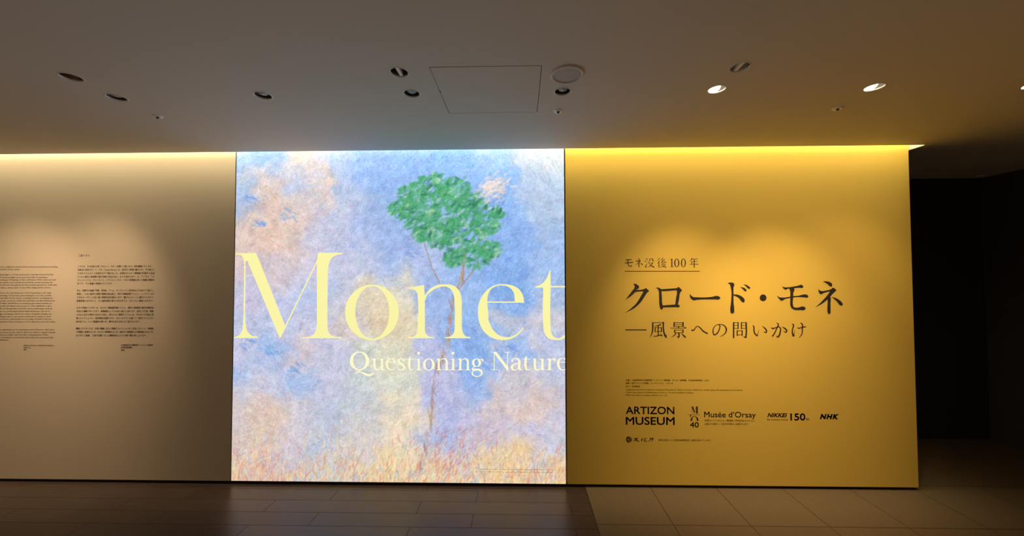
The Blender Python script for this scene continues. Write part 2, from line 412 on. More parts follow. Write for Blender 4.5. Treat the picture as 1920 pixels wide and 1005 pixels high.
def to_lin(a):
    a = a / 255.0
    return np.where(a <= .04045, a / 12.92, ((a + .055) / 1.055) ** 2.4)
gx = np.linspace(PX0 + .002, PX1 - .002, GW); gz = np.linspace(PZ0 + .003, PZ1 - .003, GH)
X_, Z_ = np.meshgrid(gx, gz)
co = np.stack([X_, np.zeros_like(X_), Z_], -1).reshape(-1, 3)
idx = np.arange(GW * GH).reshape(GH, GW)
quads = np.stack([idx[:-1, :-1], idx[:-1, 1:], idx[1:, 1:], idx[1:, :-1]], -1).reshape(-1, 4)
pm = bpy.data.meshes.new('printed_panel')
pm.vertices.add(len(co)); pm.vertices.foreach_set('co', co.ravel())
pm.loops.add(quads.size); pm.loops.foreach_set('vertex_index', quads.ravel().astype(np.int32))
pm.polygons.add(len(quads)); pm.polygons.foreach_set('loop_start', np.arange(0, quads.size, 4, dtype=np.int32))
pm.update(calc_edges=True)
ca = pm.color_attributes.new('print', 'FLOAT_COLOR', 'POINT')
ca.data.foreach_set('color', np.concatenate([to_lin(IMG), np.ones((GH, GW, 1))], -1).ravel())
M_print = bpy.data.materials.new('backlit_print'); M_print.use_nodes = True
_nt = M_print.node_tree; _b = _nt.nodes['Principled BSDF']
_at = _nt.nodes.new('ShaderNodeAttribute'); _at.attribute_name = 'print'
_nt.links.new(_at.outputs['Color'], _b.inputs['Emission Color']); _b.inputs['Emission Strength'].default_value = K_POSTER
_mx = _nt.nodes.new('ShaderNodeMixRGB'); _mx.blend_type = 'MULTIPLY'; _mx.inputs[0].default_value = 1; _mx.inputs[2].default_value = (.35, .35, .35, 1)
_nt.links.new(_at.outputs['Color'], _mx.inputs[1]); _nt.links.new(_mx.outputs[0], _b.inputs['Base Color']); _b.inputs['Roughness'].default_value = .7; _b.inputs['Specular IOR Level'].default_value = .1
panel = put('printed_panel', pm, M_print, poster)

# ---------------------------------------------------------------- lettering
def parse(s):
    out = []
    for t in s.split():
        c = t.endswith('!'); a, b = t.rstrip('!').split(','); out.append((float(a), float(b), c))
    return out
def smooth_path(pts, n=7):
    """closed outline through points; '!' marks a corner, straight between two corners"""
    N = len(pts); res = []
    P = [np.array(p[:2]) for p in pts]
    def unit(v):
        l = np.hypot(*v); return v / l if l > 0 else v
    T = []
    for i in range(N):
        a, b = P[i] - P[i - 1], P[(i + 1) % N] - P[i]
        la, lb = max(np.hypot(*a), 1e-6), max(np.hypot(*b), 1e-6)
        T.append(unit(a / la * lb + b / lb * la))
    for i in range(N):
        j = (i + 1) % N; p, q = P[i], P[j]; L = np.hypot(*(q - p))
        if pts[i][2] and pts[j][2]:
            res.append(p); continue
        t0 = T[i] if not pts[i][2] else unit(q - p)
        t1 = T[j] if not pts[j][2] else unit(q - p)
        for k in range(n):
            t = k / n; h = (2*t**3-3*t*t+1, t**3-2*t*t+t, -2*t**3+3*t*t, t**3-t*t)
            res.append(h[0]*p + h[1]*t0*L + h[2]*q + h[3]*t1*L)
    return res
def ell(cx, cy, rx, ry, n=44): return [(cx + rx * math.cos(2*math.pi*k/n), cy + ry * math.sin(2*math.pi*k/n)) for k in range(n)]
def to_px(crop, p): return (crop[0] + p[0] / crop[2], crop[1] + p[1] / crop[2])
class Glyph:
    """collects outlines and brush strokes given in a crop's coordinates and stands them on the wall"""
    def __init__(s, crop, y=-.0009): s.c = crop; s.bm = bmesh.new(); s.y = y
    def _pt(s, p): return on_wall(*to_px(s.c, p))
    def fill(s, *outs):
        o2 = [[s._pt(p) for p in (smooth_path(parse(o)) if isinstance(o, str) else o)] for o in outs]
        me = filled(o2)
        me.transform(Matrix(((1, 0, 0, 0), (0, 0, 0, s.y), (0, 1, 0, 0), (0, 0, 0, 1))))
        s.bm.from_mesh(me); bpy.data.meshes.remove(me); return s
    def dot(s, x, y, r): return s.fill(ell(x, y, r, r, 28))
    def ring(s, x0, x1, y0, y1, a0, a1, b0, b1):
        return s.fill(ell((x0+x1)/2, (y0+y1)/2, (x1-x0)/2, (y1-y0)/2), ell((a0+a1)/2, (b0+b1)/2, (a1-a0)/2, (b1-b0)/2))
    def strokes(s, *lst):
        for st in lst:
            st = [tuple(map(float, q)) for q in st]
            P = [np.array(q[:2]) for q in st]; Wd = [q[2] for q in st]
            Q, WW = [], []
            n = len(P)
            if n == 2: Q, WW = P, Wd
            else:
                for i in range(n - 1):
                    a, b = P[i], P[i+1]; L = np.hypot(*(b-a))
                    def tg(k):
                        if k == 0: v = P[1]-P[0]
                        elif k == n-1: v = P[-1]-P[-2]
                        else:
                            d0, d1 = P[k]-P[k-1], P[k+1]-P[k]; l0, l1 = np.hypot(*d0), np.hypot(*d1)
                            v = d0/max(l0,1e-6)*l1 + d1/max(l1,1e-6)*l0
                        return v/max(np.hypot(*v),1e-6)
                    t0, t1 = tg(i), tg(i+1)
                    for k in range(6):
                        t = k/6
                        Q.append((2*t**3-3*t*t+1)*a+(t**3-2*t*t+t)*t0*L+(-2*t**3+3*t*t)*b+(t**3-t*t)*t1*L)
                        WW.append(Wd[i]+(Wd[i+1]-Wd[i])*t)
                Q.append(P[-1]); WW.append(Wd[-1])
            L_, R_ = [], []
            for i in range(len(Q)):
                d = Q[min(i+1, len(Q)-1)] - Q[max(i-1, 0)]; d = d/max(np.hypot(*d),1e-6); nn = np.array((-d[1], d[0]))
                L_.append(Q[i]+nn*WW[i]/2); R_.append(Q[i]-nn*WW[i]/2)
            vs = [(s.bm.verts.new((*[ (lambda a:(a[0], s.y, a[1]))(s._pt(l)) ][0],)), s.bm.verts.new((*[ (lambda a:(a[0], s.y, a[1]))(s._pt(r)) ][0],))) for l, r in zip(L_, R_)]
            for (a, b), (c, d) in zip(vs, vs[1:]): s.bm.faces.new((a, b, d, c))
        return s
    def put(s, name, m, parent, tri_fix=True):
        # vinyl / print thickness
        bmesh.ops.recalc_face_normals(s.bm, faces=s.bm.faces)
        for f in s.bm.faces:
            if f.normal.y > 0: f.normal_flip()
        return put(name, from_bm(name, s.bm), m, parent)
def text_mesh(body, bold=0.0, shear=0.0, res=2, space=1.0):
    cu = bpy.data.curves.new('text', 'FONT'); cu.body = body; cu.space_character = space; cu.bevel_depth = bold; cu.bevel_resolution = 0; cu.shear = shear; cu.resolution_u = res
    o = bpy.data.objects.new('text', cu); C.objects.link(o)
    dg = bpy.context.evaluated_depsgraph_get()
    me = bpy.data.meshes.new_from_object(o.evaluated_get(dg))
    bpy.data.objects.remove(o); bpy.data.curves.remove(cu); me.materials.clear()
    return me
def split_letters(me, shear):
    """cut a flat text mesh into its characters by the gaps between them"""
    bm = bmesh.new(); bm.from_mesh(me); bm.verts.ensure_lookup_table()
    seen, isl = set(), []
    for v in bm.verts:
        if v.index in seen: continue
        st, comp = [v], []
        seen.add(v.index)
        while st:
            q = st.pop(); comp.append(q.index)
            for e in q.link_edges:
                w = e.other_vert(q)
                if w.index not in seen: seen.add(w.index); st.append(w)
        xs = [bm.verts[i].co.x - shear * bm.verts[i].co.y for i in comp]
        isl.append([min(xs), max(xs), comp])
    isl.sort(key=lambda t: t[0]); out = []
    for a, b, c in isl:
        if out and a < out[-1][1] - .02: out[-1][1] = max(out[-1][1], b); out[-1][2] += c
        else: out.append([a, b, list(c)])
    bm.free(); return [set(o[2]) for o in out]
def text_line(name, body, xl, xr, yt, yb, m, parent, bold=0.0, shear=0.0, y=-.0009, res=4, ref=None, letters=False, space=1.0):
    """built-in lettering fitted to the pixel box it has in the photograph (yt/yb: top and base at its left end)"""
    me = text_mesh(body, bold, shear, res, space)
    n = len(me.vertices); v = np.zeros(n * 3); me.vertices.foreach_get('co', v); v = v.reshape(-1, 3)
    a, b = v.min(0), v.max(0)
    if ref: a[1], b[1] = ref          # base and top in font units when descenders should hang below
    x0, zb = on_wall(xl, yb); _, zt = on_wall(xl, yt); x1, _ = on_wall(xr, yb)
    out = np.empty_like(v)
    out[:, 0] = x0 + (v[:, 0] - a[0]) / (b[0] - a[0]) * (x1 - x0)
    out[:, 2] = zb + (v[:, 1] - a[1]) / (b[1] - a[1]) * (zt - zb); out[:, 1] = y
    groups = split_letters(me, shear) if letters else []
    me.vertices.foreach_set('co', out.ravel()); me.update()
    if len(groups) < 2: return put(name, me, m, parent)
    for gset in groups:
        bm = bmesh.new(); bm.from_mesh(me)
        bmesh.ops.delete(bm, geom=[q for q in bm.verts if q.index not in gset], context='VERTS')
        put('letter', from_bm('letter', bm), m, parent)

# big cream title on the poster
M_cream = emit('cream_title_print', lin((244, 240, 166)), 1.0)
M_cream2 = emit('pale_cream_subtitle_print', lin((250, 246, 202)), 1.0)
cM, cN = (430, 440, 3.59), (750, 440, 3.59)
q1, q2, q3 = (645, 650, 13.714), (775, 650, 13.714), (915, 650, 12.8)
LET = -.0006
def letter(g, m): return g.put('letter', m, panel)
g = Glyph(cM, LET); g.fill('40,124! 181,124! 376,612! 591,170! 597,122! 760,122! 760,130! 715,140 683,165 668,205! 663,240! 660,590! 664,640 680,672 705,684 754,690! 754,697! 493,697! 493,690! 545,684 572,665 586,630 590,590! 590,190! 346,693! 338,693! 121,174! 110,178! 107,540! 110,600 125,655 155,680 192,687! 192,695! 32,695! 32,689! 60,680 84,650 93,600 96,540! 101,200! 95,165 78,138 40,131!'); letter(g, M_cream)
g = Glyph(cM, LET).ring(779, 1141, 337, 709, 848, 1077, 346, 700); letter(g, M_cream)
g = Glyph(cN, LET); g.fill('49,358! 100,350 161,337! 167,412! 195,372 250,340 305,334 360,343 400,380 415,440 416,500 416,612! 424,660 442,683 473,690! 473,697! 303,697! 303,690! 340,684 362,660 368,612! 368,470 363,415 345,372 310,350 270,352 215,378 185,405 167,445! 167,612! 172,660 192,684 226,690! 226,697! 58,697! 58,690! 96,684 114,660 119,612! 121,440 116,395 100,372 49,362!'); letter(g, M_cream)
g = Glyph(cN, LET); g.fill('588,458! 835,458! 826,405 790,358 740,338 690,333 625,346 570,390 535,450 525,525 537,600 575,662 635,700 695,709 750,700 800,668 833,628! 827,624! 790,664 735,689 680,683 630,645 597,580!', '588,450! 592,410 612,368 650,346 690,342 735,354 765,390 773,450!'); letter(g, M_cream)
TX = 1110
g = Glyph(cN, LET); g.fill('912,350! 955,330 988,292 1008,238! 1013,238! 1014,345! %d,345! %d,355! 1014,355! 1014,610 1019,660 1038,690 1065,697 1092,688 %d,672! %d,694! 1080,707 1040,708 998,696 972,660 964,600 964,356! 912,356!' % (TX, TX, TX, TX)); letter(g, M_cream)
# second line of the poster title
def Lq(c): return Glyph(c, LET)
g = Lq(q1).ring(150, 648, 122, 606, 236, 560, 150, 582).strokes([(440,592,16),(385,635,20),(330,665,20),(278,708,8)], [(360,645,14),(450,662,28),(540,702,54),(640,735,56),(720,715,36),(776,658,8)]); letter(g, M_cream2)
g = Lq(q1).strokes([(716,320,12),(800,318,20)], [(788,312,50),(785,500,56),(812,565,46),(860,592,28),(915,562,18),(955,515,12)], [(978,310,52),(978,600,54)], [(903,320,12),(985,318,18)], [(978,592,26),(1042,600,8)]); letter(g, M_cream2)
g = Lq(q1).strokes([(1110,405,14),(1312,405,15)], [(1300,410,44),(1290,355,42),(1258,322,28),(1205,309,14),(1148,330,30),(1106,390,54),(1102,460,58),(1126,540,46),(1175,590,28),(1240,596,16),(1295,566,11),(1332,530,6)]); letter(g, M_cream2)
g = Lq(q1).strokes([(1540,375,8),(1527,333,16),(1480,310,16),(1425,322,30),(1404,365,42),(1428,412,50),(1490,456,54),(1538,510,50),(1538,565,38),(1490,600,18),(1430,600,14),(1396,562,16),(1386,515,8)], [(1538,312,8),(1540,380,10)]); letter(g, M_cream2)
g = Lq(q1).strokes([(1700,232,4),(1690,285,34),(1684,330,56),(1682,500,56),(1700,572,46),(1745,597,22),(1798,558,6)], [(1622,326,12),(1782,326,16)]); letter(g, M_cream2)
def i_(c, x, sl, f0, f1, y0=312, y1=600): return Lq(c).dot(x - 2, 168, 37).strokes([(x, y0, 50), (x, y1, 52)], [(sl, y0 + 14, 10), (x, y0 + 12, 20)], [(f0, 601, 10), (x, 594, 20), (f1, 601, 10)])
letter(i_(q2, 140, 66, 66, 214), M_cream2)
letter(Lq(q2).ring(248, 549, 302, 616, 314, 482, 320, 600), M_cream2)
def n_(c, xa, xb, sl, f): return Lq(c).strokes([(xa, 303, 50), (xa, 600, 52)], [(sl, 324, 10), (xa, 316, 20)], [(f[0], 601, 10), (xa, 594, 20), (f[1], 601, 10)],
    [(xa + 20, 368, 10), (xa + 62, 326, 18), (xa + 122, 309, 26), (xb - 25, 326, 38), (xb, 372, 50), (xb + 1, 460, 53), (xb + 1, 600, 53)], [(f[2], 601, 10), (xb, 594, 20), (f[3], 601, 10)])
letter(n_(q2, 655, 857, 586, (584, 736, 780, 932)), M_cream2)
letter(i_(q2, 1024, 948, 944, 1094), M_cream2)
letter(n_(q2, 1206, 1399, 1138, (1130, 1272, 1328, 1472)), M_cream2)
g = Lq(q2).ring(1507, 1743, 303, 521, 1570, 1682, 322, 504).strokes([(1690,345,12),(1735,322,16),(1775,325,24)], [(1580,508,14),(1532,545,22),(1528,582,46),(1590,592,52),(1680,590,52),(1742,625,50),(1760,680,40),(1720,740,26),(1640,766,18),(1560,745,28),(1516,695,40),(1526,645,26),(1575,605,12)]).dot(1785, 345, 25); letter(g, M_cream2)
g = Lq(q3).fill('75,123! 200,123! 478,486! 478,577! 466,577! 157,172! 157,520! 165,545 195,548 235,550! 235,558! 62,558! 62,550! 105,548 135,540 140,515! 140,155! 120,135 75,131!').strokes([(468, 132, 18), (468, 560, 18)], [(384, 129, 10), (468, 136, 18), (540, 129, 10)]); letter(g, M_cream2)
g = Lq(q3).dot(582, 345, 22).strokes([(570,345,22),(590,308,18),(640,282,16),(700,288,32),(745,332,50),(752,420,52),(750,515,50),(775,555,24),(822,538,8)], [(745,385,14),(680,402,18),(612,432,32),(574,490,50),(592,545,42),(640,562,22),(700,538,14),(745,490,10)]); letter(g, M_cream2)
g = Lq(q3).strokes([(924,212,4),(912,265,32),(905,305,54),(903,480,54),(920,540,42),(962,558,20),(1030,528,6)], [(838,300,10),(1008,300,14)]); letter(g, M_cream2)
g = Lq(q3).strokes([(1073,303,10),(1135,300,18)], [(1130,293,48),(1126,470,54),(1146,540,42),(1190,560,24),(1245,535,14),(1285,490,10)], [(1306,290,52),(1306,556,52)], [(1238,302,10),(1306,300,18)], [(1306,545,22),(1378,555,8)]); letter(g, M_cream2)
g = Lq(q3).dot(1603, 322, 24).strokes([(1408,303,10),(1478,300,18)], [(1478,288,50),(1478,557,52)], [(1403,556,10),(1478,550,18),(1552,556,10)], [(1500,345,12),(1540,302,20),(1600,288,30)]); letter(g, M_cream2)
g = Lq(q3).strokes([(1695,376,14),(1856,376,14)], [(1856,306,22),(1830,286,18),(1782,279,14),(1722,300,32),(1686,370,54),(1690,450,56),(1720,520,44),(1770,558,24),(1820,562,16),(1857,545,12)]); letter(g, M_cream2)
M_cap = mat('grey_caption_print', (.12, .09, .07), .7)
text_line('caption_line', 'Claude Monet, Study of a Figure Outdoors (Facing Right), 1886, Musée d’Orsay', 896, 1038, 878.4, 881.0, M_cap, panel, y=LET, res=1)
text_line('caption_line', '© photo : Musée d’Orsay, Dist. GrandPalaisRmn / Distributed by AMF', 893, 1036, 883.2, 885.8, M_cap, panel, y=LET, res=1)

# ---------------------------------------------------------------- writing on the yellow wall
def wall_thing(name, label, cat, u, v, group=None):
    x, z = on_wall(u, v); return thing(name, label, cat, (x, 0, z), group)
J1, J2, K1, K2, PP = (1160, 515, 8), (1400, 515, 9.6), (1160, 595, 10.667), (1340, 595, 10.667), (1160, 475, 12)
t = wall_thing('anniversary_heading', 'small underlined Japanese heading above the big title on the yellow wall', 'lettering', 1171, 505)
def ch(g, par, m=M_ink, name='character'): return g.put(name, m, par)
ch(Glyph(PP).strokes([(150,150,8),(170,148,20),(290,138,18)], [(135,212,14),(160,215,20),(325,200,20)], [(215,150,18),(212,240,18),(228,280,18),(302,282,20)]), t, M_ink2)
ch(Glyph(PP).strokes([(435,112,8),(470,138,24)], [(388,168,10),(405,175,20),(490,158,22)], [(490,158,22),(440,220,16),(376,268,4)], [(456,212,20),(456,312,20)], [(480,205,5),(538,258,24)]), t, M_ink2)
ch(Glyph(PP).strokes([(610,112,6),(648,142,22)], [(583,162,6),(622,192,22)], [(605,320,28),(622,260,14),(648,222,4)], [(702,118,18),(697,165,14),(660,208,5)], [(700,122,9),(765,120,9)], [(764,115,22),(764,160,18),(803,168,14)], [(655,218,9),(770,212,11)], [(768,212,22),(720,275,16),(640,318,4)], [(680,225,6),(735,282,18),(802,312,26)]), t, M_ink2)
ch(Glyph(PP).strokes([(922,106,20),(868,168,4)], [(926,163,20),(870,228,5)], [(905,200,18),(905,320,20)], [(1000,103,16),(960,150,14)], [(960,150,12),(990,160,12)], [(1036,133,16),(955,210,12)], [(950,210,10),(1055,195,10)], [(1030,180,8),(1066,212,22)], [(1000,225,14),(930,288,4)], [(985,250,10),(1045,245,12),(1000,290,14),(915,322,4)], [(975,260,6),(1010,290,14),(1072,312,22)]), t, M_ink2)
ch(Glyph(PP).strokes([(1197,122,26),(1197,304,26)], [(1152,142,6),(1195,126,16)], [(1158,303,10),(1238,303,10)]), t, M_ink2)
ch(Glyph(PP).ring(1248, 1364, 118, 310, 1276, 1337, 129, 299), t, M_ink2)
ch(Glyph(PP).ring(1398, 1514, 118, 310, 1426, 1487, 129, 299), t, M_ink2)
ch(Glyph(PP).strokes([(1652,103,20),(1630,150,16),(1588,187,4)], [(1645,130,10),(1787,128,12)], [(1640,185,9),(1772,183,11)], [(1645,180,16),(1645,246,16)], [(1588,247,9),(1797,245,13)], [(1700,130,18),(1700,324,20)]), t, M_ink2)
ch(Glyph(PP).strokes([(135,402,15),(1825,402,15)]), t, M_ink2, 'underline')

t = wall_thing('exhibition_title', 'largest dark Japanese characters in one row on the yellow wall', 'lettering', 1171, 588)
ch(Glyph(J1).fill('218,137! 250,136 285,155 307,180 298,205 265,225! 262,228! 330,228! 385,216! 405,197! 458,243! 428,268 402,305 330,412 235,500 92,576! 190,502 268,425 325,335 372,252! 330,250! 252,260! 185,320 97,380! 160,300 205,240 238,190 238,165!'), t)
ch(Glyph(J1).fill('553,195! 598,194 640,218! 862,203! 902,183! 952,235! 928,262 905,370 888,448! 910,458 915,478 895,490 860,487! 666,492! 660,512 645,524 625,510 614,470 606,340 598,240 585,212!', '642,248! 690,247 868,234! 872,250 858,360 848,447! 662,461! 655,440 648,340!'), t)
ch(Glyph(J1).fill('1070,286! 1085,310 1115,332 1180,338 1400,331 1470,318 1508,328 1524,352 1505,370 1440,371 1180,377 1120,384 1085,362 1065,312'), t)
g = Glyph(J1).fill('1628,126! 1680,116 1725,128 1735,155 1722,190! 1722,294! 1780,299 1850,330 1886,370 1889,400 1868,418 1845,405 1800,350 1722,310! 1723,420 1733,530 1729,570 1705,584 1682,572 1674,530 1684,420 1680,190 1666,148').fill('1818,187! 1870,193 1910,220 1918,242 1900,252 1878,236 1850,207')
g.fill('1868,147! 1910,151 1955,178 1974,200 1962,214 1935,204 1905,172'); ch(g, t)
ch(Glyph(J2).dot(295, 416, 61), t)
ch(Glyph(J2).fill('633,202! 660,222 700,227 850,212 930,195 965,182 1010,197 1019,220 1000,238 950,236 855,244! 858,280 838,320! 836,385! 940,377 1000,360 1050,354 1095,369 1109,392 1090,413 1040,409 900,405 836,411! 832,540 845,580 890,592 940,588 1000,572 1045,584 1061,610 1040,633 960,637 860,633 810,605 785,555 784,460 784,418! 690,440 625,469 588,440 558,405 547,378! 580,402 640,412 784,394! 785,320 778,280! 760,252 700,271 668,255'), t)
ch(Glyph(J2).fill('1370,124! 1420,119 1490,131 1531,160 1539,190 1520,216 1495,206 1450,166').fill('1283,253! 1310,280 1345,293 1430,285 1510,262 1555,231! 1617,275! 1590,307 1550,342 1505,395! 1514,430! 1508,520 1508,660 1505,695 1485,709 1462,695 1452,650 1456,520 1455,445! 1400,492 1310,550 1230,589! 1300,530 1380,450 1450,370 1500,300! 1430,318 1380,332 1340,354 1310,336 1290,287').fill('1528,401! 1590,415 1670,460 1720,510 1729,540 1705,559 1680,549 1620,481'), t)

t = wall_thing('exhibition_subtitle', 'medium dark Japanese subtitle starting with a dash, under the big title', 'lettering', 1172, 634)
ch(Glyph(K1).strokes([(130,250,20),(556,250,20)]), t, M_ink, 'dash')
ch(Glyph(K1).strokes([(680,98,26),(682,200,28),(670,300,24),(622,412,6)], [(670,108,11),(905,106,11)], [(880,92,8),(908,112,24)], [(893,105,30),(892,200,26),(905,300,28),(935,375,34),(958,408,18)], [(950,400,16),(955,325,4)], [(848,140,28),(790,162,18),(708,178,6)], [(728,195,18),(728,292,18)], [(855,195,22),(855,292,22)], [(725,205,9),(865,205,9)], [(725,285,10),(865,283,10)], [(790,165,22),(790,370,20)], [(693,378,14),(760,374,16),(850,350,16)], [(830,328,8),(868,375,32)]), t)
ch(Glyph(K1).strokes([(1108,95,24),(1108,188,24)], [(1288,95,26),(1288,188,26)], [(1105,107,11),(1290,107,11)], [(1105,142,9),(1285,142,9)], [(1105,178,10),(1285,178,10)], [(1192,180,12),(1200,210,26)], [(1035,215,10),(1352,213,12)], [(1305,198,4),(1345,209,22)], [(1120,243,24),(1120,312,22)], [(1286,243,26),(1286,312,22)], [(1118,252,10),(1290,252,10)], [(1118,305,10),(1288,305,10)], [(1202,308,28),(1202,388,28),(1188,408,24)], [(1195,402,18),(1160,375,5)], [(1148,318,22),(1110,360,18),(1052,402,5)], [(1252,322,6),(1300,365,28),(1338,404,30)]), t)
ch(Glyph(K1).strokes([(1455,240,8),(1470,260,26),(1500,255,22),(1538,205,18),(1575,178,15),(1612,195,20),(1690,275,25),(1782,327,26)]), t)
ch(Glyph(K2).strokes([(72,145,10),(102,165,20),(98,215,22),(80,270,22),(30,335,24),(-8,350,22),(-32,300,22),(-25,220,18),(20,162,13),(100,140,12),(190,165,20),(233,235,28),(215,310,22),(160,360,14),(102,382,5)]), t)
ch(Glyph(K2).strokes([(378,98,28),(378,414,28)], [(372,107,11),(475,107,11)], [(468,98,24),(468,234,20)], [(380,160,9),(468,160,9)], [(380,218,10),(468,218,10)], [(535,98,22),(535,234,20)], [(530,107,11),(640,107,11)], [(535,160,9),(628,160,9)], [(535,218,10),(628,218,10)], [(628,98,30),(628,350,28),(618,412,34)], [(615,405,22),(572,380,5)], [(450,258,24),(450,370,22)], [(548,258,24),(548,364,22)], [(450,268,11),(550,268,11)], [(450,350,11),(548,350,11)]), t)
ch(Glyph(K2).strokes([(760,155,8),(782,190,26),(785,270,24),(815,340,26),(848,365,24),(860,335,14),(892,240,4)], [(952,178,8),(1010,225,25),(1036,270,28),(1025,302,24),(982,285,8)]), t)
ch(Glyph(K2).strokes([(1132,200,10),(1152,222,28),(1220,205,17),(1288,190,18),(1312,218,24),(1308,300,27),(1285,370,33),(1260,395,26),(1228,362,6)], [(1235,106,8),(1268,132,24),(1240,220,22),(1200,310,24),(1152,384,26)], [(1348,188,6),(1400,220,25),(1440,270,28),(1428,296,22),(1372,270,6)]), t)
ch(Glyph(K2).strokes([(1548,125,12),(1575,152,26),(1555,240,22),(1555,320,27),(1580,372,28),(1586,330,14),(1606,246,4)], [(1650,203,10),(1670,215,20),(1740,200,17),(1826,185,22)], [(1712,108,10),(1745,130,24),(1752,230,24),(1740,340,20),(1677,416,5)]), t)

t = wall_thing('credits_text', 'six tiny lines of credits on the yellow wall, above the logos', 'lettering', 1173, 742)
for body, xr, yt, yb in (('主催｜公益財団法人石橋財団アーティゾン美術館、オルセー美術館、日本経済新聞社、NHK', 1329.4, 710.8, 714.4), ('後援｜在日フランス大使館／アンスティチュ・フランセ', 1262, 716.4, 720.0), ('協力｜日本航空', 1200, 722.6, 726.2),
        ('Organized by Artizon Museum, Ishibashi Foundation, Musée d’Orsay, Nikkei Inc., NHK (Japan Broadcasting Corporation)', 1392, 729.2, 732.4), ('Under the auspices of Embassy of France / French Institute of Japan', 1300.5, 734.3, 737.5), ('With the Support of Japan Airlines Co., Ltd.', 1251.6, 739.4, 742.6)):
    text_line('text_line', body, 1173.2, xr, yt, yb, M_ink2, t, bold=.005, res=1)
t = wall_thing('museum_logo', 'bold two-line sans-serif museum wordmark, first in the logo row', 'logo', 1173, 797)
text_line('text_line', 'ARTIZON', 1173.2, 1264.5, 762.0, 776.2, M_ink, t, bold=.013, letters=True)
text_line('text_line', 'MUSEUM', 1173.4, 1265.0, 781.4, 796.2, M_ink, t, bold=.013, letters=True)
t = wall_thing('partner_museum_logo', 'logo of stacked letter emblem with 40 beside a sans-serif museum name', 'logo', 1292, 803)
MO = (1285, 755, 13.714)
Glyph(MO).fill('158,98! 205,98! 244,245! 228,275! 214,240!').strokes([(168,98,5),(168,280,5)], [(228,272,5),(278,100,5)], [(297,98,46),(297,276,46)], [(272,98,5),(326,98,5)], [(60,306,6),(368,306,6)], [(120,345,8),(135,330,32),(132,362,14)],
    [(152,452,44),(165,405,40),(195,362,16),(235,346,10),(272,362,16),(305,405,40),(318,452,44)], [(120,458,6),(196,458,6)], [(278,458,6),(352,458,6)]).put('emblem', M_ink2, t)
text_line('anniversary_number', '40', 1293.6, 1310.3, 791.2, 801.2, M_ink2, t, bold=.011, letters=True)
text_line('wordmark', 'Musée d’Orsay', 1320.2, 1417.2, 771.2, 782.0, M_ink2, t, bold=.006, ref=(0, .729), letters=True)
text_line('text_line', '本展はパリのオルセー美術館の学術的協力のもとに', 1321, 1415.3, 786.2, 790.2, M_ink2, t, res=1)
text_line('text_line', '企画され数多くの名作が特別に出展されます', 1321, 1403.3, 792.6, 796.6, M_ink2, t, res=1)
t = wall_thing('newspaper_logo', 'slanted bold wordmark with tagline and a large 150th beside it', 'logo', 1438, 790)
text_line('wordmark', 'NIKKEI', 1438.6, 1476.0, 774.4, 782.0, M_ink, t, bold=.03, shear=.3, letters=True)
text_line('tagline', 'For a better world', 1438.4, 1476.8, 785.2, 787.8, M_ink2, t, bold=.012, res=1)
text_line('anniversary_number', '150', 1481.8, 1510.0, 774.8, 788.2, M_ink, t, bold=.02, letters=True)
text_line('ordinal_suffix', 'th', 1510.6, 1517.4, 782.8, 788.4, M_ink2, t)
x, z = on_wall(1536, 786)
t = wall_thing('broadcaster_logo', 'heavy slanted three-letter wordmark, rightmost in the logo row', 'logo', 1537, 786)
text_line('wordmark', 'NHK', 1537.0, 1573.0, 776.0, 785.8, M_ink, t, bold=.055, space=1.22, shear=.28, letters=True)
t = wall_thing('agency_logo', 'round half-dark emblem with brushed characters and a tiny line below the logo row', 'logo', 1174, 830)
B_ = (1165, 810, 10.667)
g = Glyph(B_).fill('165,84! 120,95 95,130 97,165 120,202 165,213! 140,190 122,150 140,108')
for k in range(6):
    g.strokes([(142 + k * 13, 95 + abs(k - 2) * 6, 6), (142 + k * 13, 202 - abs(k - 2) * 6, 6)])
    g.strokes([(132, 105 + k * 17, 6), (208 - abs(k - 2.5) * 8, 105 + k * 17, 6)])
g.put('emblem', M_ink, t)
ch(Glyph(B_).strokes([(250,134,12),(292,128,16),(335,124,14)], [(322,128,16),(290,160,15),(238,184,6)], [(268,140,8),(310,170,20),(358,188,14)]), t, M_ink2)
ch(Glyph(B_).strokes([(427,120,18),(408,148,13),(388,162,8)], [(413,146,16),(413,186,14)], [(505,122,12),(458,148,16),(466,176,16),(514,184,14)]), t, M_ink2)
ch(Glyph(B_).strokes([(568,124,12),(648,128,16)], [(588,128,16),(570,165,14),(536,190,6)], [(598,145,10),(640,140,10)], [(618,144,15),(614,186,14)]), t, M_ink2)
text_line('text_line', '本展は政府による美術品補償制度の適用を受けています。', 1233.6, 1333.6, 823.0, 826.8, M_ink2, t, res=1)

